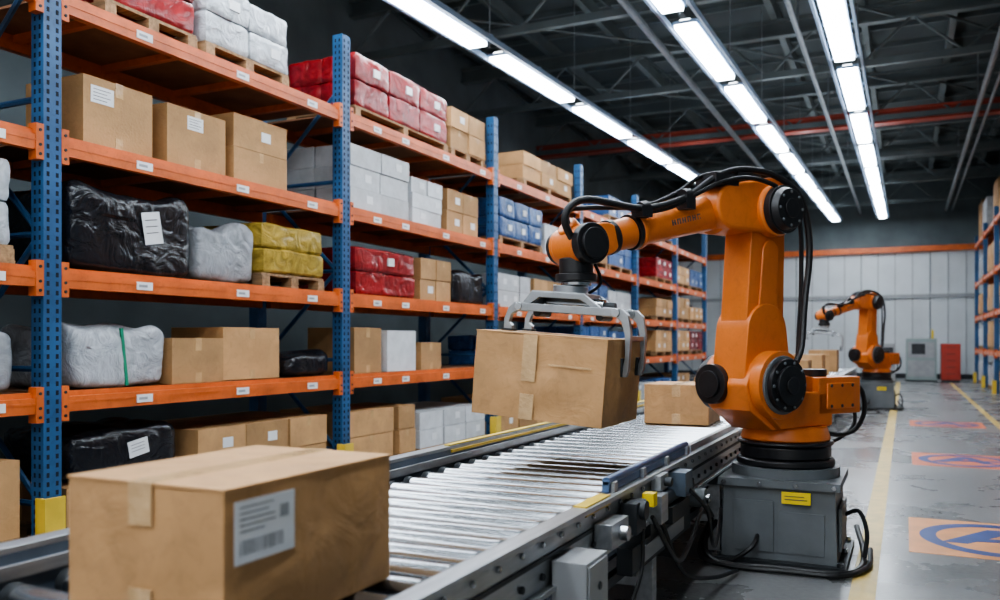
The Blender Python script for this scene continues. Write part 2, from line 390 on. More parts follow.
# ------------------------------------------------------------------ racks
def rack(xf, sgn, Ys, levels, H, depth=0.9, near=3):
    b = MB(); w = .055; xb = xf - sgn * depth
    for i, y in enumerate(Ys):
        for x in (xf, xb):
            x0 = x - sgn * .1
            b.box(x0, x, y - w, y + w, 0, H, M_rblue)
            b.box(x0 - .02, x + .02, y - w - .02, y + w + .02, 0, .012, M_rblue)
        z = .12
        while z < H - .05 and i < near + 3:
            for dy in (-.028, .028):
                b.box(xf, xf + sgn * .0015, y + dy - .008, y + dy + .008, z - .013, z + .013, M_hole)
            for dx in (-.03, -.07):
                b.box(xf + sgn * dx - .007, xf + sgn * dx + .007, y - w - .0015, y - w, z - .013, z + .013, M_hole)
            z += .05 if i < near else .1
        z = .25; fl = 0
        while z + .75 < H:
            xa, xc = (xf - sgn * .1, xb)
            if fl: xa, xc = xc, xa
            b.tube([(xa, y, z), (xc, y, z + .75)], .018, M_rblue, 6, 1)
            b.tube([(xf - sgn * .1, y, z), (xb, y, z)], .018, M_rblue, 6, 1)
            z += .75; fl ^= 1
        b.box(xf + sgn * .025, xf + sgn * .04, y - .06, y + .05, 0, .30, M_yelp)
        b.box(xf - sgn * .04, xf + sgn * .04, y - .075, y - .06, 0, .30, M_yelp)
    for i in range(len(Ys) - 1):
        y0, y1 = Ys[i] + w, Ys[i + 1] - w
        for zl in levels:
            b.box(xf - sgn * .055, xf - sgn * .005, y0, y1, zl - .06, zl + .025, M_rorg)
            b.box(xf - sgn * .055, xf - sgn * .028, y0, y1, zl + .025, zl + .055, M_rorg)
            b.box(xf - sgn * .001, xf - sgn * .006, y0, y1, zl - .012, zl + .0, M_rorg)
            b.box(xb, xb + sgn * .05, y0, y1, zl - .06, zl + .04, M_rorg)
            b.box(xf - sgn * .055, xb, y0, y1, zl + .035, zl + .05, M_deck)
            n = 4
            for k in range(n):
                yy = y0 + (y1 - y0) * (k + .5) / n
                b.box(xf - sgn * .055, xb, yy - .025, yy + .025, zl - .01, zl + .035, M_rorg)
            for yy, sy in ((y0, 1), (y1, -1)):
                b.box(xf + sgn * .004, xf - sgn * .06, yy - sy * .0, yy + sy * .045, zl - .11, zl + .085, M_rorg)
                for dz in (-.08, -.03, .05): b.cyl((xf + sgn * .004, yy + sy * .022, zl + dz), (xf + sgn * .009, yy + sy * .022, zl + dz), .009, M_dark, n=8)
            for fr in ((.22, .55, .85) if i % 2 else (.15, .32, .6, .9)):
                yy = y0 + (y1 - y0) * fr
                b.box(xf - sgn * .006, xf + sgn * .0005, yy - .06, yy + .06, zl - .04, zl + .008, M_label)
                b.box(xf, xf + sgn * .001, yy - .045, yy + .02, zl - .024, zl - .008, M_box)
    return b.obj('pallet_rack')
XF = -4.23
YS = [0.30, 3.16, 5.88, 8.77, 11.63, 14.49, 17.35, 20.2]
LV = [.82, 1.51, 2.25, 3.05]
rack(XF, 1, YS, LV, 3.72)
XR2 = 1.78
YR = [7.2, 10.1, 13.0, 15.9, 18.8, 21.7, 24.6, 27.5]
LR = [.9, 1.8, 2.75, 3.85]
rack(XR2, -1, YR, LR, 4.15, near=0)

def shelf(l): return LV[l] + .056 if l >= 0 else 0.0
fx = XF - .06
def put(kind, y0, y1, lvl, depth, h, dx=0.0, **kw):
    z = shelf(lvl); cx = fx - dx - depth / 2; cy = (y0 + y1) / 2; sy = y1 - y0
    if kind == 'c': return carton(cx, cy, z, depth, sy, h, **kw)
    if kind == 's': return stack(kw.pop('name'), cx, cy, z, depth, sy, h, **kw)
    if kind == 'b': return bag(kw.pop('name'), cx, cy, z, depth, sy, h, **kw)

# bay 0
put('s', 2.2, 2.98, 1, .7, .46, name='film_wrapped_cartons', nx=1, ny=1, nz=2, m=M_slv)
put('b', 2.2, 3.0, 0, .7, .34, name='grey_plastic_bag', m=M_gry, seed=9)
put('s', 2.3, 3.02, -1, .7, .42, name='cartons_on_pallet', nx=2, ny=2, nz=1, m=M_card)
# bay 1 top
put('s', 3.55, 4.28, 3, .75, .42, name='red_film_wrapped_cartons', nx=2, ny=1, nz=2, m=M_red)
put('s', 4.36, 5.22, 3, .75, .42, name='film_wrapped_cartons', nx=2, ny=2, nz=2, m=M_slv)
# bay 1 level 2
put('c', 3.40, 3.90, 2, .5, .40, label=(-.12, .30, .16, .10), seam='x')
put('c', 4.02, 4.54, 2, .42, .39, label=(-.02, .3, .14, .09), seam='x')
put('s', 4.62, 5.20, 2, .5, .48, name='stacked_cardboard_boxes', nx=1, ny=1, nz=2, m=M_card, pallet=False)
# bay 1 level 1
put('b', 3.32, 4.26, 1, .72, .50, name='black_plastic_wrapped_bale', m=M_blk, amp=.05, seed=1, label=(.1, .3, .14, .2))
put('b', 4.30, 4.86, 1, .6, .40, name='grey_plastic_bag', m=M_gry, amp=.05, seed=2, e=8)
put('s', 4.92, 5.66, 1, .7, .38, name='yellow_film_wrapped_cartons', nx=1, ny=1, nz=2, m=M_yel)
# bay 1 level 0
put('b', 3.34, 4.02, 0, .7, .36, name='silver_plastic_bag', m=M_slv, amp=.05, seed=3, strap=True, e=8)
put('c', 4.06, 4.52, 0, .42, .30, seam='x')
put('c', 4.60, 5.20, 0, .5, .38, seam='x', dx=.08)
put('b', 5.25, 5.78, 0, .5, .19, name='black_plastic_bag', m=M_blk, amp=.03, seed=4, e=5)
# bay 1 floor
put('s', 3.3, 4.2, -1, .8, .22, name='cartons_on_pallet', nx=2, ny=2, nz=1, m=M_card)
o = bag('black_plastic_bag', fx - .38, 3.76, .325, .7, .8, .30, M_blk, amp=.035, seed=5, label=(.05, .17, .15, .1), e=7)
put('s', 4.3, 5.7, -1, .8, .46, name='cartons_on_pallet', nx=2, ny=3, nz=2, m=M_card)
# bay 2
put('s', 6.1, 7.75, 3, .75, .46, name='red_film_wrapped_cartons', nx=2, ny=3, nz=2, m=M_red)
put('s', 7.82, 8.6, 3, .75, .42, name='cartons_on_pallet', nx=2, ny=2, nz=2, m=M_card)
put('s', 6.02, 6.98, 2, .75, .56, name='stacked_white_cartons', nx=2, ny=2, nz=3, m=M_white, pallet=False)
put('s', 7.03, 7.62, 2, .7, .45, name='stacked_white_cartons', nx=2, ny=2, nz=3, m=M_white, pallet=False)
put('s', 7.74, 8.45, 2, .6, .45, name='stacked_cardboard_boxes', nx=1, ny=2, nz=2, m=M_card, pallet=False)
put('s', 6.1, 7.12, 1, .72, .42, name='red_film_wrapped_cartons', nx=1, ny=1, nz=2, m=M_red, pallet=False)
put('s', 7.2, 7.82, 1, .6, .42, name='stacked_cardboard_boxes', nx=1, ny=2, nz=2, m=M_card, pallet=False)
put('b', 7.9, 8.6, 1, .6, .34, name='black_plastic_bag', m=M_blk, seed=6)
put('c', 6.08, 6.5, 0, .5, .40, seam='x'); put('c', 6.6, 7.1, 0, .5, .38, m=M_white, name='white_carton')
put('c', 7.2, 7.6, 0, .45, .27, seam='x')
put('s', 6.0, 6.72, -1, .75, .45, name='cartons_on_pallet', nx=1, ny=1, nz=2, m=M_card)
put('s', 6.8, 7.1, -1, .6, .45, name='cartons_on_pallet', nx=1, ny=1, nz=2, m=M_card)
put('s', 7.2, 8.6, -1, .8, .36, name='white_cartons_on_pallet', nx=2, ny=3, nz=2, m=M_white)
# bay 3
put('s', 9.7, 11.4, 3, .75, .34, name='cartons_on_pallet', nx=2, ny=3, nz=2, m=M_card)
put('s', 9.0, 10.3, 2, .75, .46, name='blue_film_wrapped_cartons', nx=2, ny=3, nz=2, m=M_blue)
put('s', 10.4, 11.3, 2, .7, .42, name='stacked_white_cartons', nx=2, ny=3, nz=2, m=M_white, pallet=False)
put('s', 8.95, 9.9, 1, .7, .40, name='stacked_white_cartons', nx=2, ny=3, nz=2, m=M_white, pallet=False)
put('s', 10.0, 11.4, 1, .7, .30, name='cartons_on_pallet', nx=2, ny=3, nz=2, m=M_card)
put('s', 9.0, 9.9, 0, .7, .35, name='blue_film_wrapped_cartons', nx=2, ny=2, nz=2, m=M_blue, pallet=False)
put('s', 10.1, 11.3, 0, .7, .30, name='stacked_cardboard_boxes', nx=2, ny=3, nz=2, m=M_card, pallet=False)
put('s', 9.0, 11.2, -1, .8, .38, name='cartons_on_pallet', nx=2, ny=4, nz=2, m=M_card)
# far bays
kinds = [('cartons_on_pallet', M_card), ('white_cartons_on_pallet', M_white), ('blue_film_wrapped_cartons', M_blue),
         ('red_film_wrapped_cartons', M_red), ('film_wrapped_cartons', M_slv), ('cartons_on_pallet', M_card), ('cartons_on_pallet', M_card)]
for i in range(4, 7):
    for l in range(-1, 4):
        for (a, c) in ((.12, 1.35), (1.45, 2.7)):
            if random.random() < (.12 if l < 3 else .6): continue
            nm, mm = random.choice(kinds)
            put('s', YS[i] + a, YS[i] + c, l, .75, random.uniform(.26, .44), name=nm, nx=2, ny=3, nz=2, m=mm)
for i in range(0, 7):
    for l in range(-1, 4):
        for (a, c) in ((.12, 1.35), (1.45, 2.7)):
            if random.random() < .1: continue
            nm, mm = random.choice([kinds[0], kinds[1], kinds[0], kinds[4]])
            z = LR[l] + .056 if l >= 0 else 0
            y0, y1 = YR[i] + a, YR[i] + c
            stack(nm, XR2 + .06 + .4, (y0 + y1) / 2, z, .75, y1 - y0, random.uniform(.4, .62) + (.35 if l == 3 else 0), 2, 3, 3 if l == 3 else 2, mm)

# ------------------------------------------------------------------ conveyor
CXL, CXR, CT = -1.87, -.95, .60
b = MB(); y = -1.0; R = .033
while y < 19.0:
    b.cyl((CXL + .03, y, CT - R), (CXR - .03, y, CT - R), R, M_steel, n=36 if y < 8 else 14)
    if y < 9:
        b.cyl((CXL, y, CT - R), (CXR, y, CT - R), .012, M_dark, n=10)
        for x in (CXL + .045, CXR - .045): b.cyl((x - .014, y, CT - R), (x + .014, y, CT - R), R + .002, M_dark, n=24)
    y += .142
ro = b.obj('rollers')
b = MB()
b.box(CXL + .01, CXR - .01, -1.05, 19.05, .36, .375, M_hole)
b.box(CXR, CXR + .035, -1.05, 19.05, .45, .625, M_alu)
b.box(CXR, CXR + .06, -1.05, 19.05, .61, .628, M_alu)
b.box(CXR, CXR + .06, -1.05, 19.05, .445, .46, M_alu)
b.box(CXR + .035, CXR + .04, -1.05, 19.05, .535, .55, M_dark)
b.box(CXL - .035, CXL, -1.05, 19.05, .45, .66, M_slate)
b.box(CXL - .06, CXL, -1.05, 19.05, .66, .675, M_alu)
b.box(CXL, CXL + .012, -1.05, 19.05, .60, .635, M_alu)
b.box(CXL - .035, CXL - .001, 3.4, 7.0, .676, .682, M_yelp)
b.box(CXL + .001, CXL + .008, 3.4, 7.0, .645, .66, M_yelp)
b.box(CXR + .005, CXR + .03, 2.8, 3.98, .63, .67, M_bguard)
b.cyl((CXR + .02, 2.8, .67), (CXR + .02, 3.98, .67), .015, M_bguard, n=14)
for yy in (2.84, 3.2, 3.56, 3.93): b.box(CXR + .03, CXR + .045, yy - .02, yy + .02, .60, .665, M_alu)
b.box(CXR + .005, CXR + .05, 2.52, 2.76, .60, .634, M_yelp)
b.box(CXR + .005, CXR + .03, 4.05, 9.0, .628, .66, M_alu)
y = 0.2
while y < 12:
    b.cyl((CXR + .035, y, .495), (CXR + .045, y, .495), .011, M_dark, n=8)
    b.cyl((CXR + .035, y, .585), (CXR + .045, y, .585), .009, M_steel, n=8)
    y += .142
y = .6
while y < 19:
    for x in (CXL - .03, CXR + .01):
        b.box(x - .02, x + .045, y - .03, y + .03, .03, .45, M_alu)
        b.box(x - .05, x + .075, y - .06, y + .06, 0, .012, M_dark); b.cyl((x + .012, y, .01), (x + .012, y, .05), .014, M_steel, n=10)
        b.box(x - .025, x + .05, y - .075, y + .075, .39, .45, M_dark)
    b.box(CXL, CXR, y - .02, y + .02, .18, .22, M_alu)
    y += 1.35
b.box(CXR - .05, CXR - .02, -.9, 19, .25, .29, M_dark)
b.box(CXR + .045, CXR + .15, 2.24, 2.42, .36, .53, M_box); b.box(CXR + .15, CXR + .156, 2.25, 2.41, .37, .52, M_box)
b.cyl((CXR + .156, 2.33, .45), (CXR + .162, 2.33, .45), .012, M_dark, n=10)
b.box(CXR + .04, CXR + .10, 2.9, 3.02, .47, .58, M_dark); b.box(CXR + .07, CXR + .115, 3.07, 3.12, .54, .59, M_fan)
b.box(CXR + .04, CXR + .11, 3.2, 3.3, .45, .56, M_alu)
b.cyl((CXR + .12, 2.96, .55), (CXR + .04, 2.96, .55), .035, M_dark, n=16)
b.box(CXR + .04, CXR + .09, 3.45, 3.75, .40, .47, M_dark)
b.box(CXR + .04, CXR + .12, 3.55, 3.68, .5, .60, M_slate)
b.cyl((CXR + .05, 3.4, .50), (CXR + .05, 3.9, .50), .03, M_dark, n=14)
b.box(CXR + .04, CXR + .10, 2.62, 2.80, .48, .56, M_alu); b.cyl((CXR + .1, 2.71, .52), (CXR + .13, 2.71, .52), .025, M_steel, n=16)
b.box(CXR + .04, CXR + .08, 3.3, 3.42, .56, .62, M_box); b.cyl((CXR + .08, 3.36, .59), (CXR + .11, 3.36, .59), .018, M_dark, n=12)
b.box(CXR + .0, CXR + .06, 2.98, 3.9, .30, .40, M_dark); b.box(CXR + .06, CXR + .066, 3.1, 3.75, .32, .38, M_box)
b.cyl((CXR + .0, 3.95, .43), (CXR + .12, 3.95, .43), .045, M_cast, n=20); b.cyl((CXR + .12, 3.95, .43), (CXR + .14, 3.95, .43), .02, M_steel, n=12)
b.tube([(CXR + .1, 2.35, .36), (CXR + .12, 2.45, .22), (CXR + .1, 2.7, .2), (CXR + .1, 2.95, .32), (CXR + .1, 2.98, .48)], .008, M_rub)
b.tube([(CXR + .1, 3.1, .5), (CXR + .14, 3.3, .3), (CXR + .12, 3.6, .28), (CXR + .12, 3.9, .4), (CXR + .1, 4.2, .3)], .010, M_rub)
b.tube([(CXR + .08, 3.3, .45), (CXR + .12, 3.5, .2), (CXR + .16, 3.9, .08), (CXR + .2, 4.3, .02)], .010, M_rub)
b.tube([(CXR + .12, 3.62, .52), (CXR + .18, 3.7, .42), (CXR + .17, 3.85, .25), (CXR + .14, 4.1, .2), (CXR + .1, 4.4, .3)], .009, M_rub)
cf = b.obj('frame', bevel=.002, seg=1)
E = bpy.data.objects.new('roller_conveyor', None); S.collection.objects.link(E); ro.parent = E; cf.parent = E

# foreground box
def hero_box(sx, sy, sz, seed, sag=.006, crum=.004):
    V, F = unit_grid(18); vs = []
    for p in V:
        q = Vector((p.x * sx, p.y * sy, p.z * sz))
        f = lambda t: max(0.0, 1 - (2 * t) ** 2)
        ns = lambda a, b_, s_: noise.noise(Vector((a * 6, b_ * 8, s_))) + .5 * (0.3 - abs(noise.noise(Vector((a * 13, b_ * 13, s_ + 9)))))
        if abs(p.x) > .49: q.x += math.copysign(sag * f(p.y) * f(p.z), p.x) + ns(q.y, q.z, seed) * crum * (.2 + f(p.y))
        if abs(p.y) > .49: q.y += math.copysign(sag * f(p.x) * f(p.z), p.y) + ns(q.x, q.z, seed + 3) * crum * (.2 + f(p.x))
        if p.z > .49: q.z += -abs(noise.noise(Vector((q.x * 4, q.y * 4, seed)))) * .008 * f(p.x * .9)
        q.z += sz / 2
        vs.append(q)
    return vs, F
b = MB(); sx, sy, sz = .40, .535, .283; hx, hy = sx / 2, sy / 2
vs, fs = hero_box(sx, sy, sz, 2, .003, .003); b.add(vs, fs, M_cardH)
b.box(-hx - .003, -.003, -hy - .002, hy + .002, sz, sz + .005, M_cardH); b.box(.003, hx + .003, -hy - .002, hy + .002, sz, sz + .005, M_cardH)
b.box(-.003, .003, -hy, hy, sz, sz + .002, M_cardD)
b.box(-.03, .03, -hy - .003, hy + .003, sz + .005, sz + .006, M_tape)
for sg in (-1, 1):
    b.box(-.03, .03, sg * (hy + .0045), sg * (hy + .0065), sz - .075, sz + .006, M_tape)
    b.box(-.03, .03, sg * (hy + .0045), sg * (hy + .0065), 0, .09, M_tape)
ly, lz, w, h = -.165, .205, .165, .115
b.box(hx + .005, hx + .0065, ly - w / 2, ly + w / 2, lz - h / 2, lz + h / 2, M_label)
xk = hx + .0065
for k in range(22):
    yy = ly - w * .42 + k * .0055; ww = random.choice((.001, .0015, .0025))
    b.box(xk, xk + .0005, yy, yy + ww, lz - .042, lz - .015, M_ink)
for k in range(5):
    zz = lz + .045 - k * .011; b.box(xk, xk + .0005, ly - w * .42, ly + w * random.uniform(-.05, .2), zz - .001, zz + .001, M_ink)
b.box(xk, xk + .0005, ly + .04, ly + .065, lz + .01, lz + .035, M_box)
b.obj('cardboard_box', (-1.288, 1.415, CT), bevel=.003)
carton(-1.39, 5.87, CT, .43, .47, .265, m=M_cardH, rot=.03)
carton(-1.36, 7.5, CT, .5, .55, .25, rot=-.05)
carton(-1.45, 12.6, CT, .5, .5, .3); carton(-1.35, 13.6, CT, .5, .55, .36); carton(-1.4, 15.2, CT, .5, .6, .34, rot=.1); carton(-1.4, 17.3, CT, .5, .6, .4)

# ------------------------------------------------------------------ robot
def robot(loc, ang):
    E = bpy.data.objects.new('industrial_robot_arm', None); S.collection.objects.link(E)
    E.location = loc; E.rotation_euler = (0, 0, ang)
    b = MB()
    b.box(-.33, .33, -.35, .36, 0, .03, M_dark)
    b.box(-.285, .285, -.30, .30, .03, .40, M_cast, top=.96)
    b.box(-.30, .30, -.315, .315, .40, .44, M_cast)
    b.cyl((0, 0, .44), (0, 0, .49), .28, M_cast, n=40)
    b.box(-.22, -.02, -.307, -.29, .07, .33, M_cast); b.box(.005, .225, -.304, -.29, .07, .28, M_cast)
    b.box(.02, .16, -.312, -.30, .325, .385, M_fan); b.box(.035, .145, -.3135, -.312, .345, .350, M_ink); b.box(.035, .13, -.3135, -.312, .362, .366, M_ink)
    b.box(.285, .30, -.2, .2, .08, .3, M_cast)
    for x in (-.30, .30):
        for yy in (-.32, 0, .32): b.cyl((x, yy, .03), (x, yy, .055), .018, M_steel, n=6)
    for x in (-.27, -.09, .09, .27): b.cyl((x, -.315, .42), (x, -.325, .42), .012, M_steel, n=6)
    b.box(-.36, -.285, -.2, .1, .05, .3, M_dark)
    b.tube([(-.32, -.2, .2), (-.36, -.36, .1), (-.28, -.42, .02), (0, -.42, .02), (.27, -.41, .02), (.38, -.28, .02), (.39, .1, .02), (.34, .4, .1)], .015, M_rub)
    b.tube([(-.33, -.15, .26), (-.38, -.40, .06), (-.22, -.47, .02), (.1, -.46, .02), (.31, -.44, .02), (.42, -.2, .02), (.42, .2, .02)], .013, M_rub)
    b.tube([(-.1, -.3, .15), (-.12, -.38, .1), (-.22, -.40, .03), (-.33, -.38, .02)], .012, M_rub)
    b.tube([(.30, .1, .22), (.37, .05, .25), (.41, .0, .15), (.40, -.05, .03)], .012, M_rub)
    b.obj('pedestal', rot=(0, 0, -ang), parent=E, bevel=.008)
    b = MB()
    b.cyl((0, 0, .49), (0, 0, .53), .255, M_blkp, n=48); b.cyl((0, 0, .53), (0, 0, .60), .235, M_blkp, n=48); b.cyl((0, 0, .60), (0, 0, .625), .25, M_blkp, n=48)
    b.cyl((0, 0, .625), (0, 0, .70), .235, M_org, r1=.215, n=48)
    b.prism([(-.22, .69), (.26, .69), (.42, .80), (.46, .93), (.40, 1.04), (.28, 1.10), (.12, 1.06), (.02, .98), (-.22, .93)], -.15, .13, M_org)
    b.prism([(-.18, .70), (.24, .70), (.36, .80), (.36, .90), (-.18, .88)], -.19, .17, M_org)
    b.obj('rotating_column', parent=E, bevel=.02, seg=3)
    b = MB()
    b.box(-.42, -.06, -.04, .17, .76, .96, M_org)
    b.box(-.45, -.42, -.02, .15, .78, .94, M_org)
    b.box(-.36, -.12, .17, .182, .79, .93, M_org)
    b.obj('rear_housing', parent=E, bevel=.025, seg=3)
    b = MB()
    b.cyl((.28, -.19, .93), (.28, -.24, .93), .15, M_blkp, n=36); b.cyl((.28, -.24, .93), (.28, -.27, .93), .13, M_blkp, n=36)
    b.cyl((.40, -.10, .93), (.475, -.10, .93), .105, M_blkp, n=32); b.cyl((.475, -.10, .93), (.49, -.10, .93), .07, M_blkp, n=32)
    b.cyl((-.2, .03, .96), (-.2, .03, 1.0), .07, M_blkp)
    b.cyl((-.45, .07, .86), (-.49, .07, .86), .05, M_blkp)
    for x in (-.33, -.24, -.15): b.cyl((x, .182, .915), (x, .188, .915), .01, M_dark, n=8); b.cyl((x, .182, .805), (x, .188, .805), .01, M_dark, n=8)
    b.obj('base_motor', parent=E, bevel=.004)
    b = MB(); J2 = (.26, .93); J3 = (.23, 1.83)
    b.cyl((J2[0], -.19, J2[1]), (J2[0], .19, J2[1]), .175, M_org, n=48)
    b.cyl((J2[0], .19, J2[1]), (J2[0], .205, J2[1]), .15, M_cast, n=40)
    b.cyl((J2[0], .205, J2[1]), (J2[0], .235, J2[1]), .135, M_blkp, n=40); b.cyl((J2[0], .235, J2[1]), (J2[0], .255, J2[1]), .10, M_blkp, n=40)
    b.cyl((J2[0], .255, J2[1]), (J2[0], .265, J2[1]), .045, M_blkp, n=20)
    for k in range(10):
        t = k * math.pi / 5; b.cyl((J2[0] + .118 * math.cos(t), .235, J2[1] + .118 * math.sin(t)), (J2[0] + .118 * math.cos(t), .243, J2[1] + .118 * math.sin(t)), .009, M_cast, n=8)
    b.obj('shoulder_joint', parent=E, bevel=.006)
    b = MB()
    b.prism(capsule(J2, .185, (J2[0] + .005, 1.20), .150), -.115, .105, M_org)
    b.prism(capsule((J2[0] + .005, 1.15), .145, J3, .125), -.095, .085, M_org)
    b.prism(capsule((J2[0], 1.22), .075, (J3[0], 1.62), .062), .085, .099, M_org)
    b.prism(capsule((J2[0], 1.0), .10, (J3[0] - .01, 1.75), .075), -.125, -.09, M_org)
    b.obj('upper_arm', parent=E, bevel=.018, seg=3)
    b = MB()
    b.cyl((J3[0], -.15, J3[1]), (J3[0], .15, J3[1]), .135, M_org, n=44)
    b.prism(capsule((J3[0] + .0, J3[1] + .03), .145, (J3[0] + .30, J3[1] + .0), .115), -.13, .12, M_org)
    b.prism([(J3[0] - .06, J3[1] + .12), (J3[0] + .22, J3[1] + .11), (J3[0] + .17, J3[1] + .165), (J3[0] + .0, J3[1] + .175)], -.09, .08, M_org)
    b.obj('elbow_housing', parent=E, bevel=.018, seg=3)
    b = MB()
    b.cyl((J3[0], .15, J3[1]), (J3[0], .19, J3[1]), .125, M_blkp, n=40); b.cyl((J3[0], .19, J3[1]), (J3[0], .225, J3[1]), .115, M_blkp, n=40, r1=.10)
    b.cyl((J3[0], .225, J3[1]), (J3[0], .235, J3[1]), .05, M_blkp)
    for k in range(8):
        t = k * math.pi / 4; b.cyl((J3[0] + .085 * math.cos(t), .22, J3[1] + .085 * math.sin(t)), (J3[0] + .085 * math.cos(t), .23, J3[1] + .085 * math.sin(t)), .008, M_cast, n=8)
    b.cyl((J3[0], -.15, J3[1]), (J3[0], -.2, J3[1]), .11, M_blkp, n=36)
    b.cyl((J3[0] - .10, -.05, J3[1] + .06), (J3[0] - .24, -.05, J3[1] + .09), .055, M_blkp, n=24); b.cyl((J3[0] - .10, .06, J3[1] + .05), (J3[0] - .22, .06, J3[1] + .075), .05, M_blkp, n=24)
    b.box(J3[0] + .02, J3[0] + .2, -.05, .05, J3[1] + .165, J3[1] + .20, M_blkp)
    b.obj('elbow_motor', parent=E, bevel=.004)
    W = Vector((1.434, 0, 1.588)); A = Vector((.33, 0, 1.87)); dr = (W - A).normalized()
    P = lambda t: A + dr * t
    b = MB()
    b.cyl(P(.05), P(.24), .115, M_org, r1=.105, n=40); b.cyl(P(.24), P(.265), .112, M_org, n=40); b.cyl(P(.265), P(.76), .088, M_org, r1=.075, n=40)
    b.cyl(P(.76), P(.79), .09, M_org, n=40)
    b.cyl(P(.815), P(.96), .076, M_org, r1=.070, n=40)
    b.obj('forearm', parent=E, bevel=.008, seg=3)
    b = MB(); b.cyl(P(.79), P(.815), .086, M_blkp, n=40); b.cyl(P(.93), P(.955), .082, M_blkp, n=40)
    ang2 = math.atan2(-dr.z, dr.x); Mt = Matrix.Translation(P(.50)) @ Matrix.Rotation(ang2, 4, 'Y')
    for k in range(7):
        kind = k % 2; x = -.12 + k * .034
        b.box(x, x + .005, .079, .0835, -.013, .013, M_ink, M=Mt); b.box(x + .016, x + .021, .079, .0835, -.013, .013, M_ink, M=Mt)
        b.box(x, x + .021, .079, .0835, .008 if kind else -.003, .013 if kind else .002, M_ink, M=Mt)
    b.obj('forearm_trim', parent=E, bevel=.0)
    b = MB()
    b.prism(capsule((W.x, W.z), .09, (W.x - .13, W.z + .034), .075), -.08, .07, M_org)
    b.cyl((W.x, -.1, W.z), (W.x, .08, W.z), .088, M_org, n=36)
    b.cyl((W.x + .01, 0, W.z + .05), (W.x + .06, 0, W.z + .09), .05, M_org)
    b.obj('wrist', parent=E, bevel=.012, seg=3)
    b = MB()
    b.cyl((W.x, .08, W.z), (W.x, .125, W.z), .092, M_blkp, n=36); b.cyl((W.x, .125, W.z), (W.x, .145, W.z), .07, M_blkp, n=36); b.cyl((W.x, -.1, W.z), (W.x, -.13, W.z), .08, M_blkp, n=36)
    b.cyl((W.x, 0, W.z - .06), (W.x, 0, W.z - .13), .078, M_blkp, n=32); b.cyl((W.x, 0, W.z - .13), (W.x, 0, W.z - .165), .095, M_blkp, n=32)
    b.cyl((W.x, 0, W.z - .165), (W.x, 0, W.z - .185), .07, M_steel, n=32)
    b.obj('wrist_drive', parent=E, bevel=.005)
    b = MB()
    b.tube([(1.50, .06, 1.60), (1.56, .08, 1.68), (1.53, .09, 1.75), (1.42, .09, 1.785), (1.12, .10, 1.77), (.85, .10, 1.845), (.62, .09, 1.975), (.42, .08, 2.03), (.22, .12, 2.01), (.09, .17, 1.90), (.03, .18, 1.65), (.07, .18, 1.35), (.12, .2, 1.13), (.16, .2, 1.05)], .017, M_rub, 10, 6)
    b.tube([(1.47, .02, 1.62), (1.50, .02, 1.73), (1.38, .03, 1.76), (1.1, .06, 1.785), (.86, .04, 1.87), (.66, .02, 1.98), (.45, .03, 2.02), (.25, .03, 2.03), (.08, .06, 1.97), (.01, .1, 1.8), (.02, .12, 1.5), (.06, .14, 1.25), (.1, .16, 1.08)], .012, M_rub, 8, 6)
    b.tube([(1.12, .09, 1.75), (.95, .1, 1.79), (.8, .11, 1.86), (.62, .12, 1.94), (.45, .14, 1.975), (.3, .17, 1.95), (.2, .18, 1.9)], .012, M_rub)
    b.tube([(-.42, .1, .92), (-.50, .12, .88), (-.53, .12, .76), (-.48, .1, .66), (-.36, .08, .63), (-.22, .04, .66)], .013, M_rub)
    b.tube([(-.44, .0, .9), (-.53, .04, .8), (-.52, .06, .68), (-.40, .04, .6), (-.28, 0, .58)], .011, M_rub)
    for (u, z) in ((1.1, 1.755), (.83, 1.84)):
        b.cyl((u - .02, .08, z + .02), (u + .02, .08, z + .01), .038, M_blkp, n=16)
    b.box(.5, .66, -.02, .12, 1.93, 1.985, M_blkp); b.box(.80, .86, .03, .12, 1.79, 1.86, M_blkp); b.box(1.08, 1.14, .04, .12, 1.73, 1.78, M_blkp)
    b.box(.36, .48, -.04, .10, 1.96, 2.01, M_blkp)
    b.obj('hose_pack', parent=E)
    # gripper
    g = MB(); hyg = .115; xa, xb = -.20, .26
    g.cyl((0, 0, -.01), (0, 0, -.04), .08, M_grip, n=32)
    g.box(-.15, .11, -.10, .10, -.065, -.04, M_grip)
    for yy in (-hyg, hyg):
        g.box(xa, xb, yy - .02, yy + .02, -.135, -.10, M_grip)
        g.prism([(-.14, -.045), (.11, -.045), (.19, -.10), (.15, -.10), (.09, -.07), (-.10, -.07), (-.14, -.10), (-.18, -.10)], yy - .012, yy + .012, M_grip)
    for x in (xa + .02, -.07, .09, .235): g.box(x - .018, x + .018, -hyg, hyg, -.13, -.105, M_grip)
    g.cyl((-.12, 0, -.09), (.17, 0, -.09), .03, M_steel, n=20); g.box(-.17, -.11, -.05, .05, -.12, -.06, M_dark)
    g.cyl((.17, 0, -.09), (.22, 0, -.09), .018, M_dark, n=14)
    for x in (-.13, .17): g.cyl((x, -.07, -.14), (x, .07, -.14), .018, M_dark, n=16)
    profR = [(.20, -.095), (.285, -.098), (.318, -.125), (.336, -.20), (.338, -.36), (.328, -.39), (.312, -.39), (.312, -.34), (.318, -.31), (.310, -.21), (.290, -.155), (.265, -.138), (.20, -.138)]
    profL = [(-.15, -.095), (-.215, -.098), (-.245, -.125), (-.262, -.175), (-.262, -.222), (-.222, -.222), (-.222, -.205), (-.238, -.19), (-.230, -.155), (-.205, -.138), (-.15, -.138)]
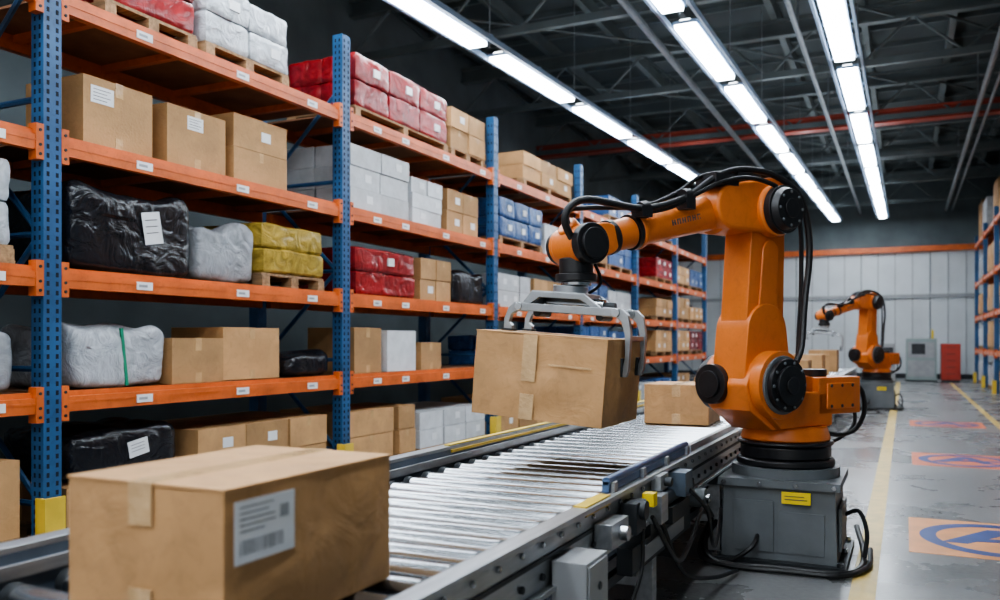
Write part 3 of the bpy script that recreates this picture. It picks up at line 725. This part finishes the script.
    for yy in (-hyg, hyg):
        g.prism(profR, yy - .016, yy + .016, M_grip); g.prism(profL, yy - .016, yy + .016, M_grip)
        g.cyl((.262, yy - .026, -.117), (.262, yy + .026, -.117), .020, M_steel, n=16)
        g.cyl((-.195, yy - .026, -.117), (-.195, yy + .026, -.117), .018, M_steel, n=16)
        g.box(.302, .313, yy - .028, yy + .028, -.39, -.31, M_dark)
        g.box(-.268, -.215, yy - .028, yy + .028, -.229, -.219, M_dark)
    g.box(.315, .331, -hyg, hyg, -.235, -.212, M_grip)
    g.tube([(.05, .05, -.05), (.1, .12, .02), (.06, .1, .12), (.03, .07, .18)], .008, M_rub)
    g.tube([(-.14, 0, -.07), (-.1, .1, -.03), (.0, .1, -.0), (.0, .06, .1)], .007, M_rub)
    G = g.obj('gripper', (W.x, 0, W.z - .175), parent=E, bevel=.003)
    G.rotation_euler = (Matrix.Rotation(-ang, 3, 'Z') @ Matrix.Rotation(math.radians(4.5), 3, 'Y')).to_euler()
    G.location = Vector(G.location) + Matrix.Rotation(-ang, 3, 'Z') @ Vector((-.025, 0, 0))
    return E

ANG = math.atan2(-.849, -.528)
robot((-.59, 4.85, 0), ANG)
robot((-.45, 16.2, 0), ANG)

# held box
b = MB(); sx, sy, sz = .60, .50, .36; hx, hy = sx / 2, sy / 2
vs, fs = hero_box(sx, sy, sz, 8, .006, .009); b.add(vs, fs, M_cardH)
b.box(-hx - .002, hx + .002, -hy - .002, -.003, sz, sz + .005, M_cardH); b.box(-hx - .002, hx + .002, .003, hy + .002, sz, sz + .005, M_cardH)
b.box(-hx - .004, hx + .004, -.03, .03, sz + .005, sz + .0065, M_tape)
for sg in (-1, 1):
    b.box(sg * (hx + .007), sg * (hx + .009), -.03, .03, sz - .08, sz + .006, M_tape)
b.box(-.07, -.005, -hy - .0125, -hy - .009, sz * .45, sz, M_tape); b.box(-.07, -.005, -hy - .0125, -hy - .009, 0, sz * .30, M_tape)
b.box(.05, .24, -hy - .0115, -hy - .009, sz - .125, sz - .117, M_tape)
tilt = math.radians(4.5)
piv = Vector((-.59 - .025, 4.85, 1.413)) + Matrix.Rotation(ANG, 3, 'Z') @ Vector((1.434, 0, 0))
off = Matrix.Rotation(tilt, 3, 'Y') @ Vector((0, -.07, -.236 - sz))
b.obj('cardboard_box', piv + off, (0, tilt, 0), bevel=.004)

# ------------------------------------------------------------------ floor markings
b = MB(); b.box(-.23, -.12, 0.5, 27, 0, .002, M_yell); b.obj('floor_marking_line')
b = MB(); b.box(1.12, 1.2, 1, 27, 0, .002, M_yell); b.obj('floor_marking_line')
M_so = mat('orange_floor_decal', (0.66, 0.28, 0.10), 0.5, var=0.2, nscale=6)
M_sr = mat('red_floor_decal', (0.60, 0.16, 0.075), 0.5, var=0.2, nscale=6)
M_sb = mat('blue_decal_ink', (0.015, 0.045, 0.19), 0.5, var=0.2)
def decal(cx, cy, sx, sy, m):
    b = MB(); b.box(-sx / 2, sx / 2, -sy / 2, sy / 2, 0, .002, m)
    n = 48; ro_, ri = .44, .345; ax, ay = sx, sy
    vs = []
    for i in range(n):
        t = 2 * math.pi * i / n
        vs += [(ro_ * ax * math.cos(t), ro_ * ay * math.sin(t), .0035), (ri * ax * math.cos(t), ri * ay * math.sin(t), .0035)]
    b.add(vs, [(2 * i, 2 * ((i + 1) % n), 2 * ((i + 1) % n) + 1, 2 * i + 1) for i in range(n)], M_sb)
    k = sx
    b.prism([(-.32 * k, -.18 * k), (-.04 * k, .30 * k), (.07 * k, .30 * k), (.28 * k, -.2 * k), (.15 * k, -.2 * k), (.02 * k, .12 * k), (-.18 * k, -.18 * k)], .002, .0032, M_sb, axis='z')
    b.prism([(-.14 * k, -.1 * k), (.34 * k, -.02 * k), (.34 * k, .06 * k), (-.1 * k, -.0 * k)], .002, .0034, M_sb, axis='z')
    b.obj('floor_safety_sign', (cx, cy, 0))
decal(.49, 5.68, .94, 1.02, M_so)
decal(.52, 9.35, .92, 1.0, M_sr)
decal(.52, 13.4, .92, .9, M_sr)

# ------------------------------------------------------------------ back-of-hall equipment
M_mach = mat('machine_grey_green', (0.28, 0.34, 0.33), 0.5, var=0.1)
M_rcab = mat('red_cabinet_paint', (0.45, 0.05, 0.03), 0.4, var=0.1)
b = MB(); b.box(-.40, .40, -.3, .3, .05, 1.25, M_mach); b.box(-.35, .35, -.31, -.3, .7, 1.15, M_box); b.box(-.35, .35, -.312, -.3, .15, .62, M_box)
b.box(-.25, .1, -.32, -.31, .8, 1.1, M_dark); b.box(-.42, .42, -.33, .33, 0, .05, M_dark); b.cyl((.3, 0, 1.25), (.3, 0, 1.5), .03, M_fan)
b.obj('control_cabinet', (.42, 27.6, 0), bevel=.01)
b = MB(); b.box(-.25, .25, -.25, .25, .06, 1.1, M_rcab)
for k in range(5): b.box(-.22, .22, -.265, -.25, .12 + k * .19, .29 + k * .19, M_rcab); b.box(-.12, .12, -.28, -.265, .23 + k * .19, .245 + k * .19, M_steel)
b.box(-.23, .23, -.23, .23, 0, .06, M_dark); b.obj('red_tool_cabinet', (1.18, 27.7, 0), bevel=.008)
b = MB(); b.box(-.35, .35, -.3, .3, .05, 1.1, M_box); b.box(-.3, .3, -.31, -.3, .5, 1.0, M_dark); b.box(-.35, .35, -.3, .3, 0, .05, M_dark); b.box(-.1, .1, -.315, -.31, .65, .85, emis('status_lamp_green', (.1, .9, .4), 2))
b.obj('machine_console', (-.6, 26.5, 0), bevel=.01)

# ------------------------------------------------------------------ world + camera
w = bpy.data.worlds.new('world'); S.world = w; w.use_nodes = True
w.node_tree.nodes['Background'].inputs[0].default_value = (.76, .78, .80, 1)
w.node_tree.nodes['Background'].inputs[1].default_value = .95
cam = bpy.data.cameras.new('camera'); co = bpy.data.objects.new('camera', cam); S.collection.objects.link(co)
co.location = (0, 0, 1.15); co.rotation_euler = (math.radians(90), 0, math.radians(25.48))
cam.sensor_width = 36; cam.lens = 30.6; cam.shift_y = .042; cam.clip_end = 100
cam.dof.use_dof = True; cam.dof.focus_distance = 3.9; cam.dof.aperture_fstop = 2.2
S.camera = co
S.view_settings.view_transform = 'AgX'
S.view_settings.exposure = 0.2
try: S.view_settings.look = 'AgX - Medium High Contrast'
except Exception as e: print(e)
